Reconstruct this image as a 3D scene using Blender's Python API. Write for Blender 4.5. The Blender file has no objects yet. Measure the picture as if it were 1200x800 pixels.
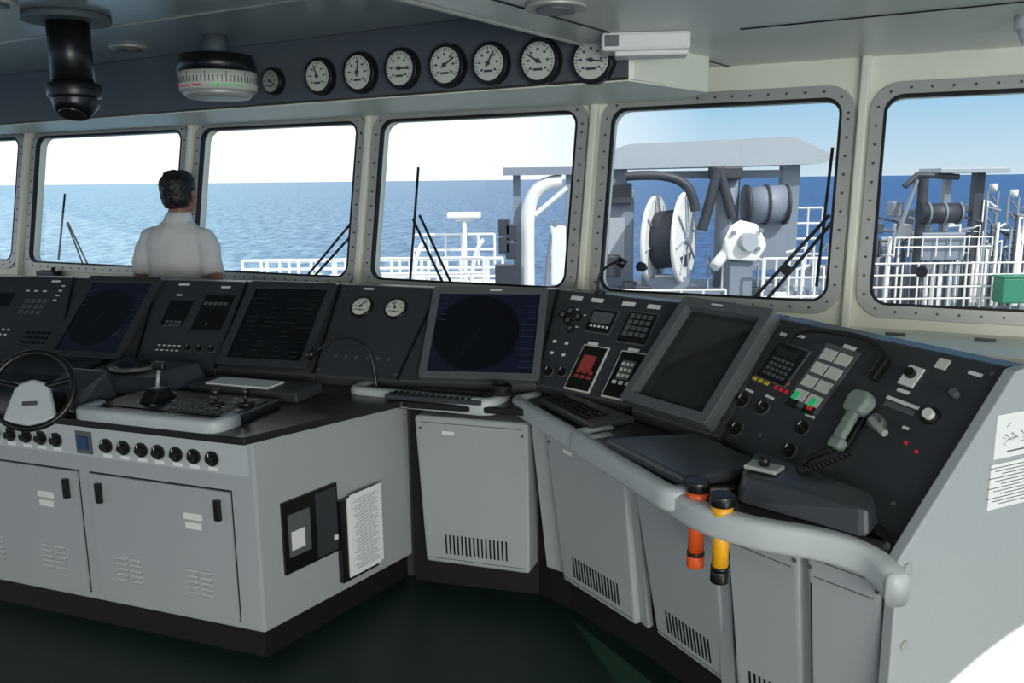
import bpy, bmesh, math, random
from mathutils import Vector, Matrix
V=Vector
random.seed(7)
sc=bpy.context.scene
sc.view_settings.view_transform='Standard'
sc.view_settings.look='None'
sc.view_settings.exposure=0.0

# ------------------------------------------------------------------ materials
MATS={}
def lin(c):
    return tuple(((x/255)/12.92 if x/255<=0.04045 else ((x/255+0.055)/1.055)**2.4) for x in c)
def mat(name,rgb,rough=0.5,metal=0.0,var=0.06,scale=25,emit=0,bump=0.0,coat=0):
    if name in MATS: return MATS[name]
    m=bpy.data.materials.new(name); m.use_nodes=True
    nt=m.node_tree; b=nt.nodes['Principled BSDF']
    c=lin(rgb)
    tc=nt.nodes.new('ShaderNodeTexCoord')
    nz=nt.nodes.new('ShaderNodeTexNoise'); nz.inputs['Scale'].default_value=scale; nz.inputs['Detail'].default_value=4
    nt.links.new(tc.outputs['Object'],nz.inputs['Vector'])
    mr=nt.nodes.new('ShaderNodeMapRange'); mr.inputs['To Min'].default_value=1-var; mr.inputs['To Max'].default_value=1+var
    nt.links.new(nz.outputs['Fac'],mr.inputs['Value'])
    mx=nt.nodes.new('ShaderNodeVectorMath'); mx.operation='SCALE'
    mx.inputs[0].default_value=c
    nt.links.new(mr.outputs['Result'],mx.inputs['Scale'])
    nt.links.new(mx.outputs['Vector'],b.inputs['Base Color'])
    b.inputs['Roughness'].default_value=rough; b.inputs['Metallic'].default_value=metal
    if coat: b.inputs['Coat Weight'].default_value=coat; b.inputs['Coat Roughness'].default_value=.08
    if emit:
        nt.links.new(mx.outputs['Vector'],b.inputs['Emission Color']); b.inputs['Emission Strength'].default_value=emit
    if bump:
        bp=nt.nodes.new('ShaderNodeBump'); bp.inputs['Strength'].default_value=bump; bp.inputs['Distance'].default_value=0.002
        nt.links.new(nz.outputs['Fac'],bp.inputs['Height']); nt.links.new(bp.outputs['Normal'],b.inputs['Normal'])
    MATS[name]=m; return m
cream=mat('cream_paint',(240,241,224),0.42,var=0.03,scale=6)
soffitm=mat('soffit_grey',(88,96,100),0.6,var=0.03,scale=5)
ceilm=mat('ceiling_panel',(200,204,200),0.3,var=0.04,scale=4)
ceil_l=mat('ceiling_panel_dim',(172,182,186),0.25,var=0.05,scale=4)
cabm=mat('cabinet_grey',(168,173,174),0.45,var=0.04,scale=60,bump=0.1)
railm=mat('rail_grey',(188,194,194),0.38,var=0.03)
conm=mat('console_charcoal',(56,59,62),0.40,var=0.08,scale=80,bump=0.1)
deskm=mat('desk_black',(30,31,33),0.25,var=0.1,scale=40)
lidm=mat('lid_dark',(60,63,67),0.28,var=0.05)
blackm=mat('black_plastic',(20,21,22),0.32,var=0.1)
kickm=mat('kick_black',(12,12,13),0.6)
rubber=mat('rubber_black',(16,17,18),0.6)
alum=mat('aluminium',(186,188,182),0.45,0.35,var=0.05)
bolt=mat('bolt_steel',(105,106,102),0.35,0.7)
whitem=mat('white_plastic',(232,233,230),0.4,var=0.02)
paper=mat('paper',(238,240,238),0.7,var=0.02)
ink=mat('ink',(70,73,78),0.7)
green=mat('green_button',(30,190,110),0.4,emit=0.3)
redm=mat('red_button',(200,40,40),0.4,emit=0.25)
redpanel=mat('red_panel',(165,62,56),0.5)
yelbtn=mat('yellow_button',(225,200,60),0.4)
bezel=mat('bezel_grey',(92,96,98),0.4)
scr_blue=mat('screen_blue',(26,29,48),0.1,emit=0.08,var=0.1,scale=6,coat=.5)
scr_dark=mat('screen_dark',(18,19,21),0.08,var=0.1,coat=.5)
scr_grey=mat('screen_grey',(48,50,50),0.07,var=0.12,scale=3,coat=.6)
scr_navy=mat('screen_navy',(12,13,20),0.1,emit=0.06,coat=.5)
scr_line=mat('screen_line',(40,48,76),0.4,emit=0.05)
scr_txt=mat('screen_text',(46,50,50),0.4,emit=0.02)
orange=mat('orange_plastic',(235,95,35),0.35)
yellow=mat('yellow_plastic',(245,175,30),0.35)
skin=mat('skin',(150,105,82),0.5,var=0.04)
hairm=mat('hair',(18,15,14),0.5,var=0.3,scale=120,bump=0.8)
shirt=mat('shirt_white',(218,219,216),0.8,var=0.05,scale=14,bump=0.5)
trous=mat('trousers_black',(22,24,30),0.8)
bluesw=mat('blue_switch',(40,70,110),0.4)
ext_white=mat('ext_white',(228,230,230),0.5,var=0.05,scale=2)
ext_grey=mat('ext_bluegrey',(126,137,152),0.5,var=0.12,scale=2)
ext_dark=mat('ext_dark',(52,56,66),0.5,var=0.15,scale=3)
ext_roof=mat('ext_roof',(160,170,180),0.5,var=0.04,scale=1)
ext_green=mat('ext_green',(40,130,100),0.5)
deckm=mat('ext_deck',(90,100,100),0.7)
floorm=mat('floor_green',(14,40,28),0.45,var=0.25,scale=3,bump=0.2)

# ------------------------------------------------------------------ helpers
def G(name,loc=(0,0,0)):
    e=bpy.data.objects.new(name,None); e.empty_display_size=0.05
    sc.collection.objects.link(e); return e
def link(o,parent=None):
    sc.collection.objects.link(o)
    if parent is not None: o.parent=parent
    return o
def mesh(name,vs,fs,m,parent=None,bevel=0,smooth=False,seg=2):
    me=bpy.data.meshes.new(name); me.from_pydata([tuple(v) for v in vs],[],fs); me.update()
    bm=bmesh.new(); bm.from_mesh(me); bmesh.ops.recalc_face_normals(bm,faces=bm.faces); bm.to_mesh(me); bm.free()
    if m: me.materials.append(m)
    if smooth:
        for p in me.polygons: p.use_smooth=True
    o=link(bpy.data.objects.new(name,me),parent)
    if bevel:
        b=o.modifiers.new('bev','BEVEL'); b.width=bevel; b.segments=seg; b.limit_method='ANGLE'; b.angle_limit=math.radians(35)
    return o
def hull(name,pts,m,parent=None,bevel=0):
    bm=bmesh.new()
    vs=[bm.verts.new(p) for p in pts]
    r=bmesh.ops.convex_hull(bm,input=vs)
    bmesh.ops.delete(bm,geom=[v for v in bm.verts if not v.link_faces],context='VERTS')
    bmesh.ops.dissolve_limit(bm,angle_limit=math.radians(1),verts=bm.verts,edges=bm.edges)
    bmesh.ops.recalc_face_normals(bm,faces=bm.faces)
    me=bpy.data.meshes.new(name); bm.to_mesh(me); bm.free(); me.materials.append(m)
    o=link(bpy.data.objects.new(name,me),parent)
    if bevel:
        b=o.modifiers.new('bev','BEVEL'); b.width=bevel; b.segments=3; b.limit_method='ANGLE'; b.angle_limit=math.radians(30)
    return o
def prism(name,poly,z0,z1,m,parent=None,bevel=0):
    n=len(poly); vs=[(p[0],p[1],z0) for p in poly]+[(p[0],p[1],z1) for p in poly]
    fs=[list(range(n))[::-1],list(range(n,2*n))]+[[i,(i+1)%n,n+(i+1)%n,n+i] for i in range(n)]
    return mesh(name,vs,fs,m,parent,bevel)
def boxgeo(c,X,U,N,sz):
    vs=[]
    for a in (-.5,.5):
        for b in (-.5,.5):
            for d in (-.5,.5): vs.append(c+X*(a*sz[0])+U*(b*sz[1])+N*(d*sz[2]))
    fs=[[0,1,3,2],[4,6,7,5],[0,4,5,1],[2,3,7,6],[0,2,6,4],[1,5,7,3]]
    return vs,fs
def cylgeo(p0,p1,r0,r1,seg=20):
    p0=V(p0);p1=V(p1);ax=(p1-p0).normalized()
    t=ax.orthogonal().normalized(); b=ax.cross(t); vs=[]
    for p,r in((p0,r0),(p1,r1)):
        for i in range(seg):
            an=2*math.pi*i/seg; vs.append(p+t*(r*math.cos(an))+b*(r*math.sin(an)))
    fs=[list(range(seg))[::-1],list(range(seg,2*seg))]+[[i,(i+1)%seg,seg+(i+1)%seg,seg+i] for i in range(seg)]
    return vs,fs
def combine(name,geos,m,parent=None,bevel=0,smooth=False):
    vs=[];fs=[]
    for a,b in geos:
        k=len(vs); vs+=list(a); fs+=[[i+k for i in f] for f in b]
    if not vs: return None
    return mesh(name,vs,fs,m,parent,bevel,smooth)
AX=(V((1,0,0)),V((0,1,0)),V((0,0,1)))
def box(name,c,sz,m,parent=None,bevel=0,axes=AX):
    v,f=boxgeo(V(c),axes[0],axes[1],axes[2],sz); return mesh(name,v,f,m,parent,bevel)
def cyl(name,p0,p1,r0,m,parent=None,r1=None,seg=24,bevel=0):
    v,f=cylgeo(p0,p1,r0,r0 if r1 is None else r1,seg); 
    o=mesh(name,v,f,m,parent,bevel)
    for p in o.data.polygons:
        if len(p.vertices)==4: p.use_smooth=True
    return o
def tube(name,pts,r,m,parent=None,cyclic=False,smooth=True):
    cu=bpy.data.curves.new(name,'CURVE'); cu.dimensions='3D'; cu.bevel_depth=r; cu.bevel_resolution=3; cu.use_fill_caps=True
    if smooth:
        sp=cu.splines.new('NURBS'); sp.points.add(len(pts)-1)
        for i,p in enumerate(pts): sp.points[i].co=(p[0],p[1],p[2],1)
        sp.order_u=min(4,len(pts)); sp.use_endpoint_u=not cyclic; sp.use_cyclic_u=cyclic; sp.resolution_u=4
    else:
        sp=cu.splines.new('POLY'); sp.points.add(len(pts)-1); sp.use_cyclic_u=cyclic
        for i,p in enumerate(pts): sp.points[i].co=(p[0],p[1],p[2],1)
    cu.materials.append(m)
    return link(bpy.data.objects.new(name,cu),parent)
def rr(x0,y0,x1,y1,r,n=6):
    out=[]
    for cx,cy,a0 in((x1-r,y1-r,0),(x0+r,y1-r,90),(x0+r,y0+r,180),(x1-r,y0+r,270)):
        for i in range(n+1):
            a=math.radians(a0+90*i/n); out.append((cx+r*math.cos(a),cy+r*math.sin(a)))
    return out
def flat(name,loops,M,thick,m,parent=None,bev=0):
    cu=bpy.data.curves.new(name,'CURVE'); cu.dimensions='2D'; cu.fill_mode='BOTH'; cu.extrude=thick/2; cu.bevel_depth=bev
    for lp in loops:
        sp=cu.splines.new('POLY'); sp.points.add(len(lp)-1); sp.use_cyclic_u=True
        for i,p in enumerate(lp): sp.points[i].co=(p[0],p[1],0,1)
    cu.materials.append(m)
    o=link(bpy.data.objects.new(name,cu),parent); o.matrix_world=M; return o
def catmull(pts,n=8):
    P=[V(p) for p in pts]; P=[P[0]*2-P[1]]+P+[P[-1]*2-P[-2]]; out=[]
    for i in range(1,len(P)-2):
        for k in range(n):
            t=k/n; a,b,c,d=P[i-1],P[i],P[i+1],P[i+2]
            out.append(0.5*((2*b)+(c-a)*t+(2*a-5*b+4*c-d)*t*t+(-a+3*b-3*c+d)*t**3))
    out.append(P[-2]); return out
def roundpath(pts,r,n=5):
    P=[V(p) for p in pts]; out=[P[0]]
    for i in range(1,len(P)-1):
        a=(P[i-1]-P[i]); b=(P[i+1]-P[i]); ra=min(r,a.length*.45); rb=min(r,b.length*.45)
        s=P[i]+a.normalized()*ra; e=P[i]+b.normalized()*rb
        for k in range(n+1):
            t=k/n; out.append(s*(1-t)**2+P[i]*(2*t*(1-t))+e*t*t)
    out.append(P[-1]); return out
def railsweep(name,path,w,h,m,parent=None,rc=.34):
    prof=rr(-w/2,-h/2,w/2,h/2,min(w,h)*rc,4); k=len(prof); vs=[];fs=[]
    for i,p in enumerate(path):
        d=(path[min(i+1,len(path)-1)]-path[max(i-1,0)]); d.z=0; d.normalize(); s=V((d.y,-d.x,0))
        for a,b in prof: vs.append(p+s*a+V((0,0,b)))
    for i in range(len(path)-1):
        for j in range(k): fs.append([i*k+j,i*k+(j+1)%k,(i+1)*k+(j+1)%k,(i+1)*k+j])
    fs.append(list(range(k))[::-1]); fs.append([ (len(path)-1)*k+j for j in range(k)])
    return mesh(name,vs,fs,m,parent,smooth=True)
class Panel:
    def __init__(s,bl,br,tl,tr):
        s.bl,s.br,s.tl,s.tr=V(bl),V(br),V(tl),V(tr)
        s.W=((s.br-s.bl).length+(s.tr-s.tl).length)/2; s.H=((s.tl-s.bl).length+(s.tr-s.br).length)/2
        s.X=((s.br-s.bl)+(s.tr-s.tl)).normalized()
        u=((s.tl-s.bl)+(s.tr-s.br)); u=u-s.X*u.dot(s.X); s.U=u.normalized(); s.N=s.X.cross(s.U)
        s.geo={}
    def p(s,a,b,off=0):
        return (s.bl*(1-a)*(1-b)+s.br*a*(1-b)+s.tl*(1-a)*b+s.tr*a*b)+s.N*off
    def add(s,m,g): s.geo.setdefault(m.name,[]).append(g)
    def bx(s,a,b,w,h,m,th=0.006,off=0): s.add(m,boxgeo(s.p(a,b,off+th/2-0.001),s.X,s.U,s.N,(w,h,th)))
    def bm(s,x,y,w,h,m,th=0.006,off=0): s.bx(x/s.W,y/s.H,w,h,m,th,off)
    def kn(s,a,b,r,m,th=0.015,off=0,r1=None): s.add(m,cylgeo(s.p(a,b,off-0.001),s.p(a,b,off+th),r,r if r1 is None else r1,20))
    def km(s,x,y,r,m,th=0.015,off=0,r1=None): s.kn(x/s.W,y/s.H,r,m,th,off,r1)
    def knob(s,a,b,r):
        s.kn(a,b,r*1.15,bezel,0.003); s.kn(a,b,r,blackm,0.008); s.kn(a,b,r*.62,blackm,0.022,0,r*.5); s.bx(a,b+0.3*r/s.H,r*.12,r*.6,whitem,0.001,0.023)
    def grid(s,a,b,nx,ny,dx,dy,w,h,m,th=0.005,off=0):
        for i in range(nx):
            for j in range(ny):
                c=s.p(a,b,off+th/2-0.001)+s.X*((i-(nx-1)/2)*dx)+s.U*((j-(ny-1)/2)*dy)
                s.add(m,boxgeo(c,s.X,s.U,s.N,(w,h,th)))
    def M(s,a=0,b=0,off=0):
        o=s.p(a,b,off); return Matrix(((s.X.x,s.U.x,s.N.x,o.x),(s.X.y,s.U.y,s.N.y,o.y),(s.X.z,s.U.z,s.N.z,o.z),(0,0,0,1)))
    def done(s,parent,pre=''):
        for k,g in s.geo.items(): combine(pre+'fittings_'+k,g,MATS[k],parent)

# ------------------------------------------------------------------ camera
th=math.atan(0.19); ro=0.011
fw=V((0,math.cos(th),-math.sin(th))); up=V((0,math.sin(th),math.cos(th))); rt=V((1,0,0))
R=rt*math.cos(ro)-up*math.sin(ro); U=rt*math.sin(ro)+up*math.cos(ro); B_=-fw
cd=bpy.data.cameras.new('camera'); cam=bpy.data.objects.new('camera',cd); sc.collection.objects.link(cam)
cd.sensor_width=36; cd.lens=30; cd.clip_end=60000; cd.clip_start=0.05
cam.matrix_world=Matrix(((R.x,U.x,B_.x,0),(R.y,U.y,B_.y,0),(R.z,U.z,B_.z,1.66),(0,0,0,1)))
sc.camera=cam

# ------------------------------------------------------------------ room
d=V((math.cos(math.radians(26.6)),-math.sin(math.radians(26.6)),0)); n=V((-d.y,d.x,0))
sl=math.radians(11); B0=V((.241,4.0,1.165)); Uw=n*math.sin(sl)+V((0,0,1))*math.cos(sl); Nw=d.cross(Uw)
def vz(z): return (z-1.165)/math.cos(sl)
def W(a,z,off=0): return B0+d*a+Uw*vz(z)+Nw*off
def WM(off=0):
    o=B0+Nw*off; return Matrix(((d.x,Uw.x,Nw.x,o.x),(d.y,Uw.y,Nw.y,o.y),(d.z,Uw.z,Nw.z,o.z),(0,0,0,1)))
wins=[(-5.35,-4.05),(-3.87,-2.53),(-2.37,-1.24),(-1.09,0.02),(0.19,1.18),(1.34,2.33)]
wz0,wz1=vz(1.15),vz(1.97)
outer=[(-7,vz(1.03)),(3.4,vz(1.03)),(3.4,vz(2.3)),(-7,vz(2.3))]
holes=[rr(a,wz0,b,wz1,0.07)[::-1] for a,b in wins]
flat('wall_front',[outer]+holes,WM(-0.03),0.06,cream)
glassm=bpy.data.materials.new('window_glass'); glassm.use_nodes=True
nt=glassm.node_tree; nt.nodes.clear()
ou=nt.nodes.new('ShaderNodeOutputMaterial'); mx=nt.nodes.new('ShaderNodeMixShader'); tr=nt.nodes.new('ShaderNodeBsdfTransparent'); gl=nt.nodes.new('ShaderNodeBsdfGlossy')
gl.inputs['Roughness'].default_value=0.03; mx.inputs[0].default_value=0.04; tr.inputs['Color'].default_value=(.98,.99,.99,1)
nt.links.new(tr.outputs[0],mx.inputs[1]); nt.links.new(gl.outputs[0],mx.inputs[2]); nt.links.new(mx.outputs[0],ou.inputs[0])
for i,(a,b) in enumerate(wins):
    g=G('window_%d'%(i+1))
    flat('frame',[rr(a-.05,wz0-.05,b+.05,wz1+.05,.11),rr(a+.004,wz0+.004,b-.004,wz1-.004,.066)[::-1]],WM(0.008),0.016,alum,g,0.002)
    flat('gasket',[rr(a-.002,wz0-.002,b+.002,wz1+.002,.07),rr(a+.009,wz0+.009,b-.009,wz1-.009,.060)[::-1]],WM(0.006),0.026,rubber,g)
    flat('pane',[rr(a+.008,wz0+.008,b-.008,wz1-.008,.06)],WM(-0.03),0.002,glassm,g)
    geos=[]
    L=rr(a-.026,wz0-.026,b+.026,wz1+.026,.09,4); 
    tot=[(V(L[k]+(0,)),V(L[(k+1)%len(L)]+(0,))) for k in range(len(L))]
    step=0.075; t=0
    for p,q in tot:
        ln=(q-p).length
        while t<ln:
            c=p.lerp(q,t/ln); w=B0+d*c.x+Uw*c.y
            geos.append(cylgeo(w+Nw*.016,w+Nw*.022,.0065,.005,8)); t+=step
        t-=ln
    combine('bolts',geos,bolt,g)
for i,a in enumerate([-3.96,-2.45,-1.165,0.105,1.26]):
    v,f=boxgeo(W(a,1.6,.02),d,Uw,Nw,(.035,1.3,.04)); mesh('trim_%d'%(i+1),v,f,cream,None,.008)
nb=-n
def wp(a,off,z): 
    p=B0+d*a+nb*off; return V((p.x,p.y,z))
hull('wall_front_lower',[wp(-7,.0,0),wp(3.4,.0,0),wp(-7,-.06,0),wp(3.4,-.06,0),wp(-7,0,1.05),wp(3.4,0,1.05),wp(-7,-.06,1.05),wp(3.4,-.06,1.05)],cream)
hull('trim_6',[wp(-7,.14,1.03),wp(.28,.14,1.03),wp(-7,.14,1.06),wp(.28,.14,1.06),wp(-7,-.05,1.03),wp(.28,-.05,1.03),wp(-7,-.02,1.06),wp(.28,-.02,1.06)],cream,None,.005)
sg=G('window_shelf')
hull('shelf_top',[wp(.3,.44,1.02),wp(3.2,.44,1.02),wp(.3,.44,1.06),wp(3.2,.44,1.06),wp(.3,0,1.02),wp(3.2,0,1.02),wp(.3,0,1.06),wp(3.2,0,1.06)],cream,sg,.008)
hull('shelf_front',[wp(.9,.40,.1),wp(3.2,.40,.1),wp(.9,.40,1.02),wp(3.2,.40,1.02),wp(.9,.37,.1),wp(3.2,.37,.1),wp(.9,.37,1.02),wp(3.2,.37,1.02)],cream,sg)
for a in (1.45,1.75):
    box('hatch_hinge',wp(a,.17,1.065),(.07,.02,.01),bolt,sg,axes=(d,n,AX[2]))
prism('floor',[(-7,-3.2),(4.2,-3.2),(4.2,3.2),(-7,8.2)],-.1,0,floorm)
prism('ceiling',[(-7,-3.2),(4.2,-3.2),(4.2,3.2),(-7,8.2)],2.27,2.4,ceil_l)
prism('ceiling_lowered',[(-4.0,-3.1),(4.1,-3.1),(4.1,2.5),(.82,4.03),(-.27,2.39)],2.13,2.268,ceilm)
tube('trim_7',[(-1.5,.58,2.135),(.79,3.97,2.135)],.012,alum,None,smooth=False)
tube('trim_8',[(-1.28,.58,2.13),(1.0,3.92,2.13)],.004,rubber,None,smooth=False)
for i,(a,b) in enumerate([((-4,4.2),(-.35,2.2)),((-4,3.2),(-.9,1.5)),((-3.5,4.6),(-.3,2.85))]):
    tube('trim_%d'%(9+i),[(a[0],a[1],2.268),(b[0],b[1],2.268)],.005,rubber if i<2 else alum,None,smooth=False)
tube('trim_12',[(.75,2.9,2.13),(2.8,1.7,2.13)],.004,rubber,None,smooth=False)
def sy(x): return 3.366-.584*x
so=G('instrument_bulkhead')
prism('bulkhead_face',[(-6,sy(-6)),(.42,sy(.42)),(.44,sy(.42)+.03),(-6,sy(-6)+.05)],2.0,2.268,soffitm,so)
prism('bulkhead_return',[(.42,sy(.42)),(.44,sy(.42)-.0),(.80,3.56),(.78,3.58)],2.0,2.268,cream,so)
prism('bulkhead_underside',[(-6,sy(-6)),(.42,sy(.42)),(.80,3.56),(.75,3.93),(-6,7.2)],1.995,2.01,cream,so)

# ------------------------------------------------------------------ soffit gauges
sd=V((1,-.584,0)).normalized(); sn=V((-.584,-1,0)).normalized()
sU=V((0,0,1))
def gauge(c,r,nm='round_gauge',face=whitem,needle=40,X=sd,Uu=sU,N=sn,depth=.035):
    g=G(nm); c=V(c)
    cyl('bezel',c-N*.0,c+N*depth,r,blackm,g,r1=r*.96,seg=36,bevel=.004)
    cyl('face',c+N*(depth-.001),c+N*(depth+.002),r*.78,face,g,seg=36)
    gs=[]
    for k in range(25):
        a=math.radians(-130+260*k/24); dr=Uu*math.cos(a)+X*math.sin(a); tn=Uu*math.sin(a)-X*math.cos(a)
        l=.16 if k%4==0 else .09
        gs.append(boxgeo(c+N*(depth+.003)+dr*(r*(.74-l/2)),tn,dr,N,(r*.035,r*l,.001)))
    for k in range(7):
        a=math.radians(-130+260*k/6); dr=Uu*math.cos(a)+X*math.sin(a)
        gs.append(boxgeo(c+N*(depth+.003)+dr*(r*.47),X,Uu,N,(r*.12,r*.09,.001)))
    a=math.radians(needle); dr=Uu*math.cos(a)+X*math.sin(a); tn=Uu*math.sin(a)-X*math.cos(a)
    gs.append(boxgeo(c+N*(depth+.005)+dr*(r*.2),tn,dr,N,(r*.07,r*.8,.002)))
    gs.append(boxgeo(c+N*(depth+.003)-Uu*r*.35,X,Uu,N,(r*.45,r*.10,.001)))
    gs.append(cylgeo(c+N*(depth+.002),c+N*(depth+.008),r*.1,r*.1,12))
    combine('dial_marks',gs,ink,g)
    return g
nd=[-20,10,95,60,30,-60,100]
greyface=mat('gauge_face',(215,217,203),.5,var=.02)
for i,x in enumerate([-.804,-.612,-.424,-.2325,-.060,.1246,.309]):
    z=[2.103,2.103,2.104,2.10,2.093,2.085,2.072][i]
    gauge((x,sy(x),z),[.08,.086,.084,.086,.082,.086,.085][i],face=greyface,needle=nd[i])
gauge((-1.044,sy(-1.044),2.10),.06,face=alum,needle=120)
g=G('rudder_angle_indicator'); c=V((-1.24,3.78,0))
cyl('top_drum',c+V((0,0,2.115)),c+V((0,0,2.185)),.168,blackm,g,r1=.15,seg=40)
cyl('dial_band',c+V((0,0,2.04)),c+V((0,0,2.115)),.158,greyface,g,r1=.163,seg=40)
cyl('bottom_cap',c+V((0,0,2.01)),c+V((0,0,2.04)),.125,alum,g,r1=.158,seg=40)
cyl('stem',c+V((0,0,2.18)),c+V((0,0,2.27)),.05,soffitm,g)
gs=[]
for k in range(60):
    a=2*math.pi*k/60; dr=V((math.cos(a),math.sin(a),0)); tn=V((-math.sin(a),math.cos(a),0))
    gs.append(boxgeo(c+dr*.161+V((0,0,2.08+(.008 if k%5==0 else 0))),tn,AX[2],dr,(.003,.025 if k%5 else .042,.003)))
combine('scale_marks',gs,ink,g)
for mm,k0 in((redm,0),(green,3)):
    gs=[]
    for k in range(3):
        a=math.radians(-90-50+18*(k+k0)+(10 if k0 else 0)); dr=V((math.cos(a),math.sin(a),0)); tn=V((-math.sin(a),math.cos(a),0))
        gs.append(boxgeo(c+dr*.160+V((0,0,2.055)),tn,AX[2],dr,(.035,.006,.003)))
    combine('band_marks',gs,mm,g)
g=G('compass_periscope'); c=V((-1.62,3.3,0.018))
cyl('flange',c+V((0,0,2.225)),c+V((0,0,2.25)),.15,soffitm,g,seg=40)
cyl('tube',c+V((0,0,2.0)),c+V((0,0,2.24)),.074,blackm,g,seg=32)
cyl('collar',c+V((0,0,1.955)),c+V((0,0,2.01)),.094,blackm,g,seg=32,bevel=.01)
cyl('eyepiece',c+V((0,0,1.955)),c+V((-.0,-.03,1.90)),.09,blackm,g,r1=.06,seg=32,bevel=.012)
cyl('lens',c+V((0,-.03,1.905)),c+V((0,-.035,1.893)),.045,scr_dark,g)
for x,y,z,nm in [(-1.72,4.05,2.27,'ceiling_downlight'),(.13,2.48,2.13,'ceiling_downlight'),(-1.75,3.05,2.27,'ceiling_downlight')]:
    g=G(nm); cyl('trim_ring',(x,y,z-.012),(x,y,z),.085,alum,g,seg=32); cyl('lens',(x,y,z-.02),(x,y,z-.01),.055,bezel,g,seg=32)
g=G('ceiling_lamp'); c=V((.455,2.98,2.13)); X=V((.98,-.12,0)).normalized(); Y=V((-X.y,X.x,0))
box('housing',c-V((0,0,.03)),(.29,.13,.06),whitem,g,.012,(X,Y,AX[2]))
box('diffuser',c-V((-.02,0,.066)),(.24,.10,.018),whitem,g,.006,(X,Y,AX[2]))
box('grille',c-Y*.066-X*.11-V((0,0,.028)),(.045,.006,.035),bezel,g,.001,(X,Y,AX[2]))
g=G('smoke_detector'); cyl('base',(1.60,2.72,2.09),(1.60,2.72,2.13),.06,whitem,g); cyl('sensor',(1.60,2.72,2.05),(1.60,2.72,2.09),.035,whitem,g,r1=.05)

# ------------------------------------------------------------------ consoles
T=[(-3.2,4.50),(-2.18,4.25),(-1.70,4.115),(-1.235,3.985),(-.77,3.85),(-.31,3.675),(.20,3.585),(.635,3.155),(.88,2.79),(1.20,2.02)]
Bt=[(-3.05,4.10),(-2.10,3.86),(-1.70,3.755),(-1.30,3.65),(-.84,3.52),(-.47,3.40),(.095,3.30),(.42,2.915),(.648,2.576)]
def body(name,b0,b1,t0,t1,parent=None):
    bl,br,tl,trr=V(b0),V(b1),V(t0),V(t1)
    X=(trr-tl).normalized(); back=V((-X.y,X.x,0)); Z=V((0,0,1))
    fl=lambda v:V((v.x,v.y,0))
    pts=[fl(bl),fl(br),bl,br,tl,trr,tl+back*.07,trr+back*.07,fl(tl)+back*.07,fl(trr)+back*.07]
    hull(name,pts,conm,parent,.006)
    return Panel(bl,br,tl,trr)
main=G('navigation_console')
cL=G('steering_console'); 
P=[]
for i in range(8):
    q3=lambda p,z:(p[0],p[1],z)
    b1=Bt[i+1] if i!=6 else (.435,2.964)
    P.append(body('console_body_%d'%(i+1),q3(Bt[i],.86),q3(b1,.86),q3(T[i],1.2),q3(T[i+1],1.2),cL if i<5 else main))
PD=body('console_body_9',(.645,2.641,.86),(.895,1.87,.78),(.88,2.79,1.2),(1.20,2.02,1.2),main)
def trimstrip(P_,a,parent):
    c0=P_.p(a,0,.004); c1=P_.p(a,1,.004)
    v,f=boxgeo((c0+c1)/2,P_.X,(c1-c0).normalized(),P_.N,(.006,(c1-c0).length,.012)); mesh('divider',v,f,blackm,parent)
for i in range(8):
    trimstrip(P[i],0.0,cL if i<5 else main)
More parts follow.
